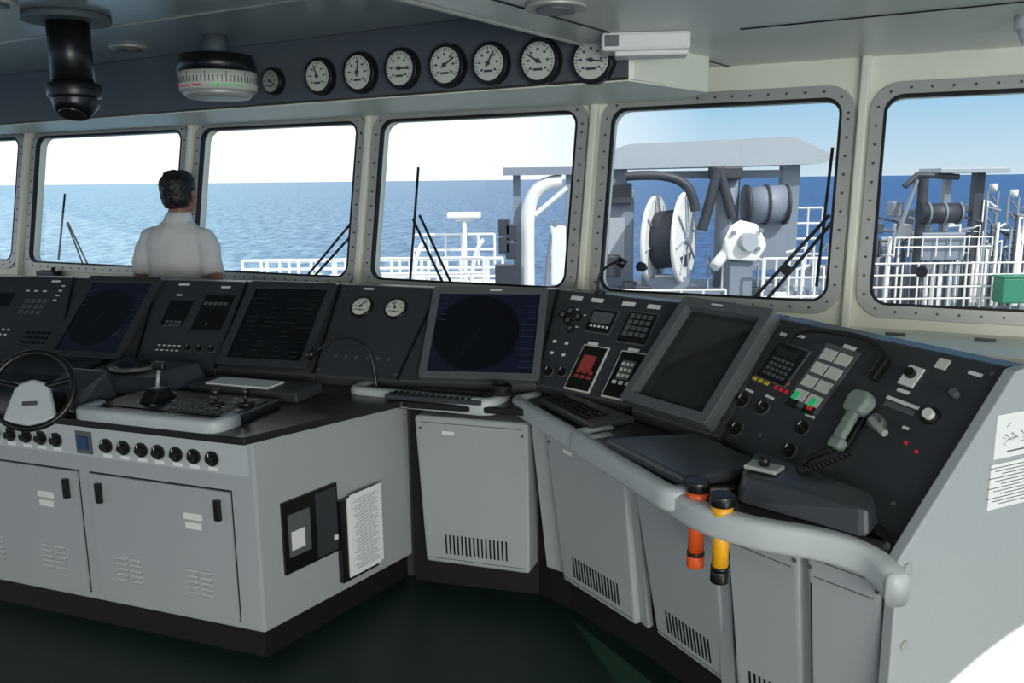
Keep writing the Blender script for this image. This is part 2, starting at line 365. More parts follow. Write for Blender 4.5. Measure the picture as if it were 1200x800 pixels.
def monitor(Pn,s0,s1,t0,t1,nm,kind,raise_=.024,bz=bezel,bw=.03):
    g=G(nm)
    w=Pn.W; h=Pn.H
    M=Pn.M(0,0,raise_/2)
    x0,x1,y0,y1=s0*w,s1*w,t0*h,t1*h
    off=(V((Pn.p(0.5,0.5)-Pn.p(0,0))) ); cx=off.dot(Pn.X); cy=off.dot(Pn.U)
    dx=cx-w/2; dy=cy-h/2
    x0+=dx;x1+=dx;y0+=dy;y1+=dy
    flat('bezel',[rr(x0,y0,x1,y1,.012),rr(x0+bw,y0+bw,x1-bw,y1-bw,.006)[::-1]],M,raise_,bz,g,.003)
    base={'radar':scr_blue,'dark':scr_grey,'chart':scr_dark}[kind]
    so_=.014
    flat('screen',[rr(x0+bw-.003,y0+bw-.003,x1-bw+.003,y1-bw+.003,.006)],Pn.M(0,0,so_),.004,base,g)
    sw=x1-x0-2*bw; sh=y1-y0-2*bw; mx_=(x0+x1)/2; my=(y0+y1)/2
    o=Pn.p(0,0); z=so_+.003
    def q(x,y,off=0): return o+Pn.X*x+Pn.U*y+Pn.N*(z+off)
    if kind=='radar':
        r=min(sw,sh)*.48; cx_=mx_-sw*.08
        cyl('scope',q(cx_,my,-.001),q(cx_,my,.001),r,scr_navy,g,seg=48)
        gs=[]
        for k in range(60):
            a0=2*math.pi*k/60
            gs.append(boxgeo(q(cx_+r*.98*math.cos(a0),my+r*.98*math.sin(a0),.002),Pn.X*(-math.sin(a0))+Pn.U*math.cos(a0),Pn.X*math.cos(a0)+Pn.U*math.sin(a0),Pn.N,(r*.1,.0012,.0006)))
        uu=(Pn.X*.5+Pn.U).normalized(); vv=(Pn.U*.5-Pn.X).normalized()
        gs.append(boxgeo(q(cx_-r*.1,my-r*.2,.002),uu,vv,Pn.N,(r*.9,.0012,.0006)))
        for k in range(12):
            gs.append(boxgeo(q(x1-bw-sw*.09,y0+bw+sh*(.08+.075*k),.002),Pn.X,Pn.U,Pn.N,(sw*random.uniform(.07,.15),sh*.012,.0006)))
        for k in range(5):
            gs.append(boxgeo(q(x0+bw+sw*.06,y0+bw+sh*(.65+.07*k),.002),Pn.X,Pn.U,Pn.N,(sw*.08,sh*.012,.0006)))
        combine('scope_lines',gs,scr_line,g)
    elif kind=='chart':
        gs=[]
        for k in range(14):
            for j in range(4):
                if random.random()<.75: gs.append(boxgeo(q(x0+bw+sw*(.14+.24*j),y0+bw+sh*(.06+.065*k),.002),Pn.X,Pn.U,Pn.N,(sw*random.uniform(.06,.18),sh*.010,.0006)))
        combine('text_lines',gs,scr_txt,g)
    return g
monitor(P[1],.06,.95,.04,.97,'radar_display','radar',bz=conm)
monitor(P[3],.05,.95,.03,.97,'monitor','chart',bz=conm)
monitor(P[5],.07,.97,.02,.97,'radar_display','radar',bz=bezel,bw=.026)
monitor(P[7],.03,.98,.02,.99,'monitor','dark',raise_=.05,bz=bezel,bw=.032)
combine('label_plate',[boxgeo(P[5].p(.5,.945,.028),P[5].X,P[5].U,P[5].N,(.05,.008,.002))]+[boxgeo(P[7].p(.5,.96,.054),P[7].X,P[7].U,P[7].N,(.05,.006,.002))],whitem,main)
p=P[0]
p.grid(.80,.62,4,3,.035,.035,.022,.022,bezel); p.grid(.93,.8,1,4,.02,.03,.02,.008,whitem,.002)
p.bx(.62,.7,.1,.08,blackm); p.grid(.62,.3,5,2,.03,.03,.014,.010,whitem,.003); p.grid(.85,.25,5,3,.03,.028,.018,.014,blackm)
p.bx(.9,.95,.05,.012,whitem,.002); p.grid(.8,.82,3,1,.05,.02,.022,.008,whitem,.002)
p.done(cL,'a_')
p=P[2]
p.bx(.32,.6,.12,.14,blackm); p.bx(.32,.66,.09,.05,scr_navy,.002,.006); p.grid(.32,.47,4,2,.022,.02,.014,.012,bezel,.003,.006)
p.bx(.74,.62,.15,.2,blackm); p.grid(.74,.72,5,1,.026,.02,.018,.016,bezel,.003,.006); p.knob(.74,.45,.016)
p.grid(.35,.2,5,2,.026,.026,.014,.006,whitem,.002); p.bx(.3,.95,.06,.012,whitem,.002); p.bx(.78,.93,.05,.012,whitem,.002); p.bx(.28,.82,.03,.008,whitem,.002)
for k in range(3): p.knob(.6+.14*k,.2,.014)
p.done(cL,'b_')
p=P[4]
for s_,a in((.3,30),(.66,-20)):
    gauge(p.p(s_,.74,0),.056,'round_gauge',greyface,a,p.X,p.U,p.N,.012)
p.bx(.3,.5,.03,.01,whitem,.002);p.bx(.66,.5,.03,.01,whitem,.002)
p.grid(.5,.2,6,1,.05,.03,.012,.012,bezel,.006)
p.bx(.3,.96,.05,.01,whitem,.002)
for a_,b_ in((.04,.05),(.96,.05),(.04,.95),(.96,.95)): p.kn(a_,b_,.006,bezel,.003)
p.done(cL,'c_')
p=P[6]
for s_ in(.18,.36,.62,.82): p.bx(s_,.93,.06,.018,whitem,.003)
for a_,b_ in((.16,.78),(.16,.68),(.24,.73),(.1,.73),(.2,.6)): p.kn(a_,b_,.018,blackm,.008); p.kn(a_,b_,.010,bezel,.009); p.bx(a_+.05,b_+.03,.012,.005,whitem,.002)
p.bx(.45,.72,.13,.11,bezel,.004); p.bx(.45,.72,.12,.10,blackm,.003,.004); p.bx(.45,.75,.1,.05,bezel,.002,.006); p.grid(.45,.66,5,1,.02,.02,.012,.01,whitem,.002,.006)
p.bx(.76,.7,.14,.14,bezel,.004); p.bx(.76,.7,.13,.13,blackm,.003,.004); p.grid(.76,.72,4,4,.028,.026,.02,.018,bezel,.003,.006)
for a_,b_ in((.08,.45),(.2,.45),(.08,.33),(.2,.33)): p.grid(a_,b_,1,1,.02,.02,.016,.012,whitem,.003)
p.knob(.1,.14,.02); p.knob(.24,.16,.018)
p.bx(.46,.24,.125,.2,greyface,.006); p.bx(.46,.24,.112,.187,blackm,.004,.005); p.bx(.46,.28,.06,.07,redpanel,.004,.01); p.grid(.46,.17,3,2,.03,.02,.018,.012,redpanel,.003,.01)
p.bx(.82,.24,.125,.2,greyface,.006); p.bx(.82,.24,.112,.187,blackm,.004,.005); p.bx(.82,.28,.06,.08,bezel,.004,.01); p.grid(.82,.16,3,1,.03,.02,.018,.014,whitem,.003,.01); p.grid(.82,.28,3,3,.02,.024,.012,.012,greyface,.003,.014)
p.bx(.44,.49,.05,.012,whitem,.002);p.bx(.8,.49,.05,.012,whitem,.002)
p.done(main,'d_')
p=PD
p.bx(.16,.66,.15,.14,bezel,.005); p.bx(.16,.66,.14,.13,blackm,.003,.004); p.bx(.16,.74,.11,.03,scr_navy,.002,.006); p.grid(.16,.62,5,4,.022,.018,.014,.010,bezel,.003,.006)
p.bx(.08,.88,.03,.012,whitem,.002); p.grid(.16,.90,3,1,.02,.02,.014,.01,whitem,.002)
p.bx(.38,.66,.14,.22,bezel,.005); p.grid(.38,.66,2,4,.062,.049,.052,.036,greyface,.004,.004)
p.bx(.42,.90,.05,.018,whitem,.002)
p.grid(.10,.49,3,1,.03,.02,.018,.012,yelbtn,.004);p.grid(.10,.545,3,1,.03,.02,.014,.008,whitem,.002)
p.bx(.225,.545,.04,.010,redm,.002);p.grid(.225,.49,3,1,.025,.02,.012,.012,redm,.004)
for a_ in(.315,.405):
    p.bx(a_,.48,.045,.065,blackm,.006);p.bx(a_,.49,.020,.026,green,.004,.006);p.bx(a_,.575,.035,.012,whitem,.002)
p.bx(.405,.45,.02,.01,redm,.004,.006)
for a_,b_ in((.07,.30),(.19,.32),(.42,.32),(.12,.10),(.03,.10),(.42,.16)): p.knob(a_,b_,.022)
for a_,b_ in((.07,.39),(.19,.41),(.42,.41)): p.bx(a_,b_,.04,.008,whitem,.002)
p.bx(.72,.83,.05,.06,whitem,.006); p.kn(.72,.84,.014,blackm,.02); p.bx(.72,.74,.04,.010,whitem,.002)
p.bx(.74,.68,.11,.010,whitem,.002); p.bx(.74,.645,.10,.016,bezel,.004)
p.kn(.86,.66,.024,blackm,.006); p.kn(.86,.66,.014,whitem,.02)
p.bx(.80,.94,.035,.03,greyface,.004); p.bx(.92,.93,.04,.010,whitem,.002); p.kn(.90,.80,.01,bezel,.02)
for a_,b_ in((.83,.49),(.88,.47)): p.kn(a_,b_,.005,redm,.004); 
p.bx(.80,.56,.02,.008,whitem,.002); p.kn(.25,.15,.006,bezel,.004)
for a_,b_ in((.9,.2),(.75,.15),(.6,.12),(.03,.95),(.97,.95),(.97,.05)): p.kn(a_,b_,.006,bezel,.003)
p.done(main,'e_')
cb=G('panel_cable')
tube('cable',[PD.p(.14,.80,.012),PD.p(.16,.91,.03),PD.p(.3,.96,.025),PD.p(.45,.97,.025),PD.p(.56,.96,.025),PD.p(.61,.88,.025)],.008,rubber,cb)
hull('plug',[PD.p(.60,.80,o) + PD.X*x+PD.U*y for o in(0,.025) for x in(-.013,.015) for y in(-.03,.04)],blackm,cb,.006)
hs=G('telephone_handset')
gm=mat('handset_grey',(128,142,132),.4)
hc=PD.p(.625,.475,.0); ux=(PD.U*.99-PD.X*.10).normalized(); xx=ux.cross(PD.N)
def hp(a,b,o): return hc+xx*(a*.95)+ux*(b*.85)+PD.N*o
hull('grip',[hp(a,b,o) for a in(-.020,.020) for b in(-.075,.06) for o in(.022,.045)],gm,hs,.010)
hull('earpiece',[hp(a,b,o) for a,b in((-.034,.02),(.034,.02),(.040,.075),(-.040,.075),(-.024,.10),(.024,.10)) for o in(.01,.055)],gm,hs,.012)
hull('mouthpiece',[hp(a,b,o) for a in(-.024,.024) for b in(-.11,-.07) for o in(.010,.042)],gm,hs,.010)
hull('cradle',[hp(a,b,o) for a in(-.026,.026) for b in(-.09,.05) for o in(0,.018)],blackm,hs,.005)
tube('lever',[PD.p(.70,.52,.03),PD.p(.74,.49,.045),PD.p(.79,.47,.045)],.010,alum,hs)
cyl('lever_base',PD.p(.71,.52,0),PD.p(.71,.52,.03),.022,bezel,hs)
base_pts=catmull([hp(0,-.11,.03),hp(-.015,-.15,.05),hp(-.015,-.20,.08),hp(.015,-.235,.10),hp(.045,-.19,.08),hp(.050,-.10,.02)],40)
coil=[]
for i,q_ in enumerate(base_pts):
    dd=(base_pts[min(i+1,len(base_pts)-1)]-base_pts[max(0,i-1)]).normalized(); s_=dd.cross(PD.N).normalized(); a=i*1.05
    coil.append(q_+s_*(.009*math.cos(a))+PD.N*(.009*math.sin(a)))
tube('coiled_cord',coil,.003,rubber,hs)

prism('desk_top',[(-3.3,3.62),(-.90,2.735),(-.43,3.21),(-.40,3.19),(.04,3.06),(.12,3.0),(.36,2.63),(.55,2.26),(.62,2.1),(.86,1.85),(.91,1.95),(.68,2.72),(.64,2.6),(.46,2.94),(.14,3.33),(-.46,3.43),(-.84,3.55),(-2.1,3.9),(-3.2,4.2)],.795,.822,deskm,main,.006)
def deskpad(nm,quad,z0,z1,m,parent,bev=.01):
    return prism(nm,quad,z0,z1,m,parent,bev)
deskpad('subdesk_a',[(-.60,3.33),(-.10,3.14),(.02,3.26),(-.46,3.42)],.77,.830,deskm,main)
deskpad('subdesk_b',[(.03,3.17),(.25,2.66),(.42,2.88),(.14,3.28)],.77,.828,deskm,main)
deskpad('subdesk_c',[(.24,2.71),(.44,2.2),(.62,2.2),(.62,2.5),(.42,2.86)],.765,.833,deskm,main)
deskpad('subdesk_d',[(.46,2.26),(.54,2.06),(.70,1.98),(.85,1.87),(.88,1.86),(.74,2.45),(.6,2.4)],.765,.822,deskm,main)
zc=.806
railsweep('hand_rail_a',roundpath([(-.58,3.47,zc+.01),(-.645,3.345,zc+.01),(-.085,3.115,zc+.01),(-.03,3.22,zc+.01)],.05),.05,.068,railm,main)
railsweep('hand_rail_b',roundpath([(.10,3.26,zc),(.008,3.20,zc),(.235,2.66,zc),(.32,2.70,zc)],.05),.05,.066,railm,main)
railsweep('hand_rail_c',roundpath([(.33,2.78,zc),(.20,2.73,zc),(.43,2.17,zc),(.52,2.24,zc)],.05),.055,.070,railm,main)
railsweep('hand_rail_d',catmull([(.56,2.40,.785),(.465,2.33,.787),(.440,2.235,.789),(.495,2.10,.789),(.60,2.00,.789),(.74,1.935,.785),(.825,1.88,.774),(.858,1.81,.754),(.862,1.78,.740)],6),.055,.078,railm,main)
prism('keyboard_tray_a',[(-.50,3.22),(-.12,3.10),(-.03,3.22),(-.40,3.34)],.825,.845,lidm,main,.006)
gs=[]
for i in range(14):
    for j in range(4):
        a=(i+.5)/14; b=(j+.5)/5
        q0=V((-.49,3.225,.848)).lerp(V((-.16,3.115,.848)),a); q1=V((-.41,3.33,.848)).lerp(V((-.08,3.22,.848)),a)
        gs.append(boxgeo(q0.lerp(q1,b),V((.95,-.31,0)),V((.31,.95,0)),AX[2],(.017,.014,.006)))
combine('keys_a',gs,blackm,main)
cyl('trackball_ring_a',(-.10,3.19,.845),(-.10,3.19,.851),.03,blackm,main); 
prism('keyboard_tray_b',[(.10,3.10),(.26,2.74),(.42,2.84),(.22,3.18)],.828,.853,lidm,main,.006)
gs=[]
for i in range(12):
    for j in range(4):
        a=(i+.7)/13; b=(j+.5)/5
        q0=V((.115,3.10,.856)).lerp(V((.255,2.78,.856)),a); q1=V((.21,3.16,.856)).lerp(V((.37,2.86,.856)),a)
        gs.append(boxgeo(q0.lerp(q1,b),V((.4,-.91,0)),V((.91,.4,0)),AX[2],(.016,.014,.006)))
combine('keys_b',gs,blackm,main)
prism('desk_lid',[(.285,2.55),(.46,2.185),(.72,2.29),(.58,2.60)],.832,.868,lidm,main,.012)
hull('desk_hump',[V(q_) for q_ in[(.58,2.13,.82),(.83,1.875,.82),(.60,2.15,.89),(.83,1.89,.89),(.70,2.34,.82),(.90,1.97,.82),(.69,2.32,.90),(.88,1.98,.90)]],lidm,main,.02)
sw=G('trackball_unit')
box('plate',(.665,2.16,.903),(.09,.06,.012),alum,sw,.004,(V((.76,-.65,0)),V((.65,.76,0)),AX[2])); cyl('knob',(.665,2.16,.905),(.665,2.16,.935),.014,blackm,sw)
mc=G('coiled_cable')
pts=[]
for k in range(80):
    a=k*.45; pts.append((-.04+.035*math.cos(a),3.17+.035*math.sin(a),.85+.0006*k+.01*math.sin(a*.37)))
tube('cable',pts,.005,rubber,mc)
def lowcab(nm,f0,f1,ztop,zbot,rec,depth=.32):
    a=V((f0[0],f0[1],0)); b=V((f1[0],f1[1],0)); X=(b-a).normalized(); back=V((-X.y,X.x,0)); Z=AX[2]
    hull(nm,[a+Z*ztop,b+Z*ztop,a+back*rec+Z*zbot+X*.012,b+back*rec+Z*zbot-X*.012]+[q_+back*depth+Z*z for q_ in(a,b) for z in(zbot,ztop)],cabm,main,.012)
    return Panel(a+back*rec+Z*zbot,b+back*rec+Z*zbot,a+Z*ztop,b+Z*ztop)
cabs=[((-.385,3.22),(.055,3.08),.76,.13,.05),((.115,3.03),(.355,2.66),.76,.14,.08),((.375,2.60),(.55,2.27),.75,.15,.11),((.575,2.22),(.72,2.03),.74,.15,.09),((.735,2.01),(.860,1.86),.74,.15,.07)]
for i,(a,b,zt,zb,rec) in enumerate(cabs):
    p=lowcab('cabinet_%d'%(i+1),a,b,zt,zb,rec)
    nb_=int(p.W*.62/.017)
    for k in range(nb_):
        p.bx(.5+(k-(nb_-1)/2)*.017/p.W,.14,.006,.085,blackm,.003)
    p.bx(.5,.96,p.W*.90,.003,bezel,.002); p.bx(.5,.035,p.W*.9,.003,bezel,.002)
    for s_ in(.05,.95): p.kn(s_,.92,.006,bezel,.003)
    if i in(0,1): p.bx(.3,.90,.05,.014,whitem,.002)
    if i>2: p.bx(.06,.55,.003,.35,blackm,.002); p.bx(.5,.88,p.W*.8,.003,bezel,.002)
    p.done(main,'cab%d_'%i)
prism('core',[(-.42,3.36),(.10,3.22),(.22,3.10),(.47,2.75),(.68,2.38),(.92,2.02),(1.1,2.1),(.85,2.75),(.6,3.1),(.2,3.5),(-.4,3.55)],0,.78,kickm,main)
for i,(a,b) in enumerate([((.055,3.09),(.115,3.04)),((.355,2.67),(.378,2.61)),((.55,2.28),(.577,2.225)),((.72,2.04),(.737,2.015))]):
    a=V((a[0],a[1],0));b=V((b[0],b[1],0)); bk=V((.5,.45,0)).normalized()
    hull('strut_%d'%i,[a+AX[2]*.78+bk*.015,b+AX[2]*.78+bk*.015,a+bk*.04+AX[2]*.78,b+bk*.04+AX[2]*.78,a+bk*.10+AX[2]*.15,b+bk*.10+AX[2]*.15,a+bk*.13+AX[2]*.15,b+bk*.13+AX[2]*.15],cabm,main)
e0=V((.872,1.845,0)); ed=V((.909,.416,0)).normalized(); en=V((ed.y,-ed.x,0))
def E(r,z,o=0): return e0+ed*r+AX[2]*z+en*o
outl=[(0,0),(1.4,0),(1.4,1.0),(.60,1.19),(.375,1.205),(.345,1.20),(.0,.79)]
k=len(outl); vs=[E(r,z,.02) for r,z in outl]+[E(r,z,-.012) for r,z in outl]
endplate=mesh('end_plate',vs,[list(range(k)),list(range(k,2*k))[::-1]]+[[i,(i+1)%k,k+(i+1)%k,k+i] for i in range(k)],cabm,main,.004)
po=Panel(E(0,0,.02),E(1,0,.02),E(0,1,.02),E(1,1,.02))
po.km(.03,.765,.016,alum,.006); po.km(.04,.57,.012,alum,.005)
po.done(main,'end_')
for (r,z,w,h,nm) in [(.385,1.045,.19,.11,'wall_notice'),(.38,.92,.19,.115,'wall_notice')]:
    g=G(nm); c=E(r,z,.022)
    box('sheet',c,(w,h,.003),paper,g,0,(ed,AX[2],en))
    gs=[]
    if h<.112:
        for kk in range(40):
            a=random.uniform(-.07,.07); b=random.uniform(-.02,.035); gs.append(boxgeo(c+ed*a+AX[2]*b+en*.002,(ed+AX[2]*random.uniform(-.8,.8)).normalized(),AX[2],en,(.016,.001,.001)))
        gs.append(boxgeo(c-AX[2]*.04+en*.002,ed,AX[2],en,(.10,.003,.001)))
    else:
        for kk in range(12): gs.append(boxgeo(c+AX[2]*(.048-.0085*kk)-ed*(.0 if kk%3 else .02)+en*.002,ed,AX[2],en,(.16-.05*(kk%3==2),.0016,.001)))
    combine('print',gs,ink,g)

# ------------------------------------------------------------------ left steering console cabinet
FR=V((-.88,2.76,0)); fl=V((-.939,.344,0)).normalized(); FL=FR+fl*2.55; BR=V((-.43,3.40,0))
prism('base_cabinet',[(FL.x,FL.y),(FR.x,FR.y),(BR.x,BR.y),(-.5,3.6),(FL.x+.3,FL.y+.75)],.10,.80,cabm,cL,.008)
prism('kick_plate',[(FL.x,FL.y+.02),(FR.x-.005,FR.y+.015),(BR.x-.01,BR.y+.02),(-.5,3.62),(FL.x+.3,FL.y+.75)],0,.10,kickm,cL)
LF=Panel(FL+AX[2]*.0,FR+AX[2]*.0,FL+AX[2]*1,FR+AX[2]*1); Lw=2.55
def fs(s_): return Lw-s_
LF.bm(fs(1.27),.735,2.5,.115,railm,.006)
for s_ in[.163,.24,.316,.395,.47,.55,.63,.87,.945,1.02,1.10,1.18,1.26]:
    LF.km(fs(s_),.728,.027,blackm,.008,.004); LF.km(fs(s_),.728,.016,blackm,.022,.008,.013); LF.bm(fs(s_),.745,.003,.014,whitem,.002,.028)
    LF.bm(fs(s_),.690,.04,.012,paper,.002,.005)
LF.bm(fs(.735),.73,.075,.085,bezel,.006,.004); LF.bm(fs(.735),.73,.045,.05,bluesw,.012,.006)
for c_ in (.4135,1.10,1.79):
    LF.bm(fs(c_),.373,.635,.49,blackm,.002); LF.bm(fs(c_),.373,.625,.48,cabm,.012)
    for sgn in(-.16,.16):
        for col in(-.032,.032):
            for r_ in range(5):
                LF.bm(fs(c_+sgn)+col,.215+.021*r_,.05,.010,railm,.006,.011); LF.bm(fs(c_+sgn)+col,.208+.021*r_,.05,.004,bezel,.002,.011)
    for sgn in(-.265,.265):
        LF.bm(fs(c_+sgn),.545,.022,.075,blackm,.016,.011)
    LF.bm(fs(c_-.15),.505,.08,.024,whitem,.002,.011); LF.bm(fs(c_-.15),.47,.07,.024,whitem,.002,.011)
LF.done(cL,'front_')
sdv=(BR-FR).normalized(); SF=Panel(FR,FR+sdv,FR+AX[2],FR+sdv+AX[2])
SF.bm(.23,.415,.26,.27,blackm,.012); SF.bm(.17,.42,.10,.16,bezel,.006,.010); SF.bm(.16,.40,.06,.07,whitem,.004,.015); SF.bm(.30,.415,.10,.25,conm,.006,.010); SF.bm(.34,.34,.02,.02,whitem,.002,.016)
SF.done(cL,'side_')
g=G('document_holder')
p=Panel(FR,FR+sdv,FR+AX[2],FR+sdv+AX[2])
p.bm(.455,.31,.19,.33,blackm,.024); p.bm(.475,.32,.17,.32,paper,.006,.026); p.bm(.485,.33,.17,.32,paper,.003,.033)
for k in range(34): p.bm(.485-.01*(k%3==1),.465-.0085*k,.12-.04*(k%4==2),.0013,ink,.001,.036)
p.done(g,'')
lx=-fl; ly=V((-lx.y,lx.x,0))
def LD(s_,b_,z): return FR+fl*s_+ly*b_+AX[2]*z
railsweep('arm_rest',roundpath([LD(.745,.10,.835),LD(.745,.0,.835),LD(.15,.0,.835),LD(.14,.10,.835)],.03),.05,.06,railm,cL)
def slab(nm,s0,s1,b0,b1,z0,z1,m,bev=.008): return prism(nm,[tuple(LD(s1,b0,0)[:2]),tuple(LD(s0,b0,0)[:2]),tuple(LD(s0,b1,0)[:2]),tuple(LD(s1,b1,0)[:2])],z0,z1,m,cL,bev)
slab('lever_plate',.13,.76,.04,.36,.82,.85,deskm)
slab('black_inset',.16,.73,.08,.32,.848,.854,blackm,.002)
tg=G('engine_telegraph'); c=LD(.57,.20,.85)
hull('quadrant',[c+lx*a+ly*b+AX[2]*z for a,b,z in((-.035,-.07,0),(.035,-.07,0),(-.035,.07,0),(.035,.07,0),(-.03,-.03,.05),(.03,-.03,.05),(-.03,.03,.05),(.03,.03,.05))],blackm,tg,.008)
cyl('lever',c+AX[2]*.04,c+AX[2]*.12+ly*.02,.007,alum,tg); hull('handle',[c+AX[2]*(.13)+lx*a+ly*(.02+b)+AX[2]*z for a in(-.028,.028) for b in(-.012,.012) for z in(-.015,.015)],blackm,tg,.008)
for i,(s_,b_) in enumerate(((.30,.20),(.20,.24))):
    jg=G('joystick'); c=LD(s_,b_,.854); cyl('base',c,c+AX[2]*.015,.035,blackm,jg,r1=.025); cyl('stick',c,c+AX[2]*.05,.006,blackm,jg); cyl('cap',c+AX[2]*.04,c+AX[2]*.06,.016,blackm,jg,bevel=.004)
gs=[]
for i in range(11):
    for j in range(5):
        if random.random()<.8: gs.append(boxgeo(LD(.46-.024*i,.11+.028*j,.857),lx,ly,AX[2],(.016,.016,.006)))
combine('desk_keys',gs,bezel,cL)
gs=[boxgeo(LD(random.uniform(.17,.70),random.uniform(.09,.31),.8555),lx,ly,AX[2],(.02,.006,.001)) for _ in range(22)]
combine('desk_labels',gs,whitem,cL)
hull('gyro_pod',[LD(s_,b_,z) for s_,b_,z in((1.12,.30,.82),(.70,.30,.82),(1.12,.62,.82),(.66,.62,.82),(1.10,.34,.89),(.74,.34,.89),(1.10,.60,.91),(.70,.60,.91))],lidm,cL,.02)
cyl('pod_ring',LD(.92,.46,.90),LD(.92,.46,.915),.10,bezel,cL,seg=40); cyl('pod_glass',LD(.92,.46,.91),LD(.92,.46,.918),.08,scr_dark,cL,seg=40)
hull('pod_2',[LD(s_,b_,z) for s_,b_,z in((1.75,.30,.82),(1.2,.30,.82),(1.75,.62,.82),(1.2,.62,.82),(1.75,.34,.87),(1.22,.34,.87),(1.75,.60,.89),(1.22,.60,.89))],deskm,cL,.02)
slab('book_shelf',.10,.62,.42,.6,.82,.86,conm)
pg=G('chart_paper'); 
v,f=boxgeo(LD(.40,.50,.863),lx,ly,AX[2],(.30,.11,.006)); mesh('sheet',v,f,paper,pg)
gn=G('gooseneck_lamp'); tube('neck',[(-.55,3.36,.84),(-.56,3.38,.98),(-.62,3.40,1.05),(-.72,3.42,1.04),(-.80,3.40,.98)],.006,blackm,gn); cyl('head',(-.80,3.40,.99),(-.83,3.385,.955),.016,blackm,gn); cyl('foot',(-.55,3.36,.822),(-.55,3.36,.845),.03,blackm,gn)
gn=G('gooseneck_lamp'); tube('neck',[(.36,3.46,1.20),(.34,3.46,1.27),(.37,3.46,1.31),(.43,3.44,1.33)],.006,blackm,gn); cyl('head',(.43,3.44,1.335),(.46,3.43,1.315),.018,blackm,gn); cyl('foot',(.36,3.46,1.195),(.36,3.46,1.21),.025,blackm,gn)
wg=G('steering_wheel'); wc=V((-1.70,2.94,.945)); an=V((.12,-.86,.42)).normalized(); wx=V((1,.12,0)); wx=(wx-an*wx.dot(an)).normalized(); wu=an.cross(wx)
ring=[wc+wx*(.138*math.cos(2*math.pi*k/32))+wu*(.138*math.sin(2*math.pi*k/32)) for k in range(32)]
tube('rim',ring,.012,blackm,wg,True)
hull('hub',[wc+wx*a+wu*b+an*o for a,b in((-.055,.02),(.055,.02),(.09,-.11),(-.09,-.11),(0,.04),(0,-.13)) for o in(-.02,.012)],railm,wg,.012)
box('hub_label',wc-wu*.05+an*.014,(.05,.015,.002),ink,wg,0,(wx,wu,an))
for a in(0,180): 
    aa=math.radians(a+15 if a==0 else 165); tube('spoke',[wc,wc+wx*(.13*math.cos(aa))+wu*(.13*math.sin(aa))],.012,blackm,wg,smooth=False)
cyl('column',wc-an*.01,wc-an*.24,.035,blackm,wg,r1=.05)
hull('column_housing',[LD(s_,b_,z) for s_,b_,z in((1.02,.03,.82),(.80,.03,.82),(1.02,.25,.82),(.80,.25,.82),(1.0,.08,.90),(.82,.08,.90),(1.0,.22,.95),(.82,.22,.95))],lidm,wg,.015)
for c,(m1),z0,z1 in(((.487,2.145),orange,.63,.875),((.530,2.055),yellow,.63,.87)):
    g=G('flashlight'); x,y=c
    cyl('body',(x,y,z0+.03),(x,y,z1-.06),.021,m1,g); cyl('head',(x,y,z1-.065),(x,y,z1-.03),.022,m1,g,r1=.030)
    cyl('head_ring',(x,y,z1-.03),(x,y,z1),.032,blackm,g,bevel=.003); cyl('tail',(x,y,z0),(x,y,z0+.035),.024,blackm if m1 is yellow else orange,g,bevel=.004); cyl('collar',(x,y,z0+.035),(x,y,z0+.045),.0235,blackm,g)
    box('switch',(x-.005,y-.020,z1-.09),(.012,.008,.03),blackm,g,.002)
    box('clip',(x+.01,y+.022,z1-.09),(.02,.03,.03),blackm,g,.003)
g=G('binoculars'); 
for o in(-.035,.035): 
    c=V((1.03,3.40,1.088))+V((.1,.02,0)).normalized()*o*1.0
    cyl('barrel',c+V((-.0,-.05,0)),c+V((0,.06,0)),.03,blackm,g,r1=.022,bevel=.004)
box('bridge',(1.03,3.40,1.10),(.05,.04,.03),blackm,g,.006)
g=G('handheld_radio'); q_=wp(-3.62,.06,1.06); hull('body',[q_+d*a+n*b+AX[2]*z for a in(-.09,.09) for b in(-.03,.03) for z in(0,.045)],blackm,g,.008); cyl('knob',q_+d*.05+AX[2]*.045,q_+d*.05+AX[2]*.07,.012,blackm,g)

# ------------------------------------------------------------------ person
man=G('man_at_window')
MM=Matrix.Translation((-1.84,4.74,0))@Matrix.Rotation(math.radians(-14),4,'Z')
def loftgeo(rings,seg=20):
    vs=[];fs=[]
    for c,rx,ry,xd,yd in rings:
        for i in range(seg):
            a=2*math.pi*i/seg; vs.append(V(c)+V(xd)*(rx*math.cos(a))+V(yd)*(ry*math.sin(a)))
    for j in range(len(rings)-1):
        for i in range(seg): fs.append([j*seg+i,j*seg+(i+1)%seg,(j+1)*seg+(i+1)%seg,(j+1)*seg+i])
    fs.append(list(range(seg))[::-1]); fs.append([(len(rings)-1)*seg+i for i in range(seg)])
    return vs,fs
def vert(r,hx=0): return [(V((x+hx,y,z)),rx,ry,(1,0,0),(0,1,0)) for x,y,z,rx,ry in r]
def limb(pts,rad,flatx=1.0):
    out=[]; P_=[V(p) for p in pts]
    for i,p_ in enumerate(P_):
        dd=(P_[min(i+1,len(P_)-1)]-P_[max(0,i-1)]).normalized(); s_=dd.cross(V((0,1,.01))); 
        if s_.length<.2: s_=dd.cross(V((1,0,0)))
        s_.normalize(); t_=dd.cross(s_); out.append((p_,rad[i]*flatx,rad[i],s_,t_))
    return loftgeo(out,14)
def bodypart(nm,geos,m,vox=.010,it=8):
    vs=[];fs_=[]
    for a,b in geos:
        k=len(vs); vs+=[MM@V(q_) for q_ in a]; fs_+=[[i+k for i in f] for f in b]
    o=mesh(nm,vs,fs_,m,man,smooth=True)
    r=o.modifiers.new('rm','REMESH'); r.mode='VOXEL'; r.voxel_size=vox; r.use_smooth_shade=True
    s_=o.modifiers.new('sm','SMOOTH'); s_.iterations=it; s_.factor=.5
    return o
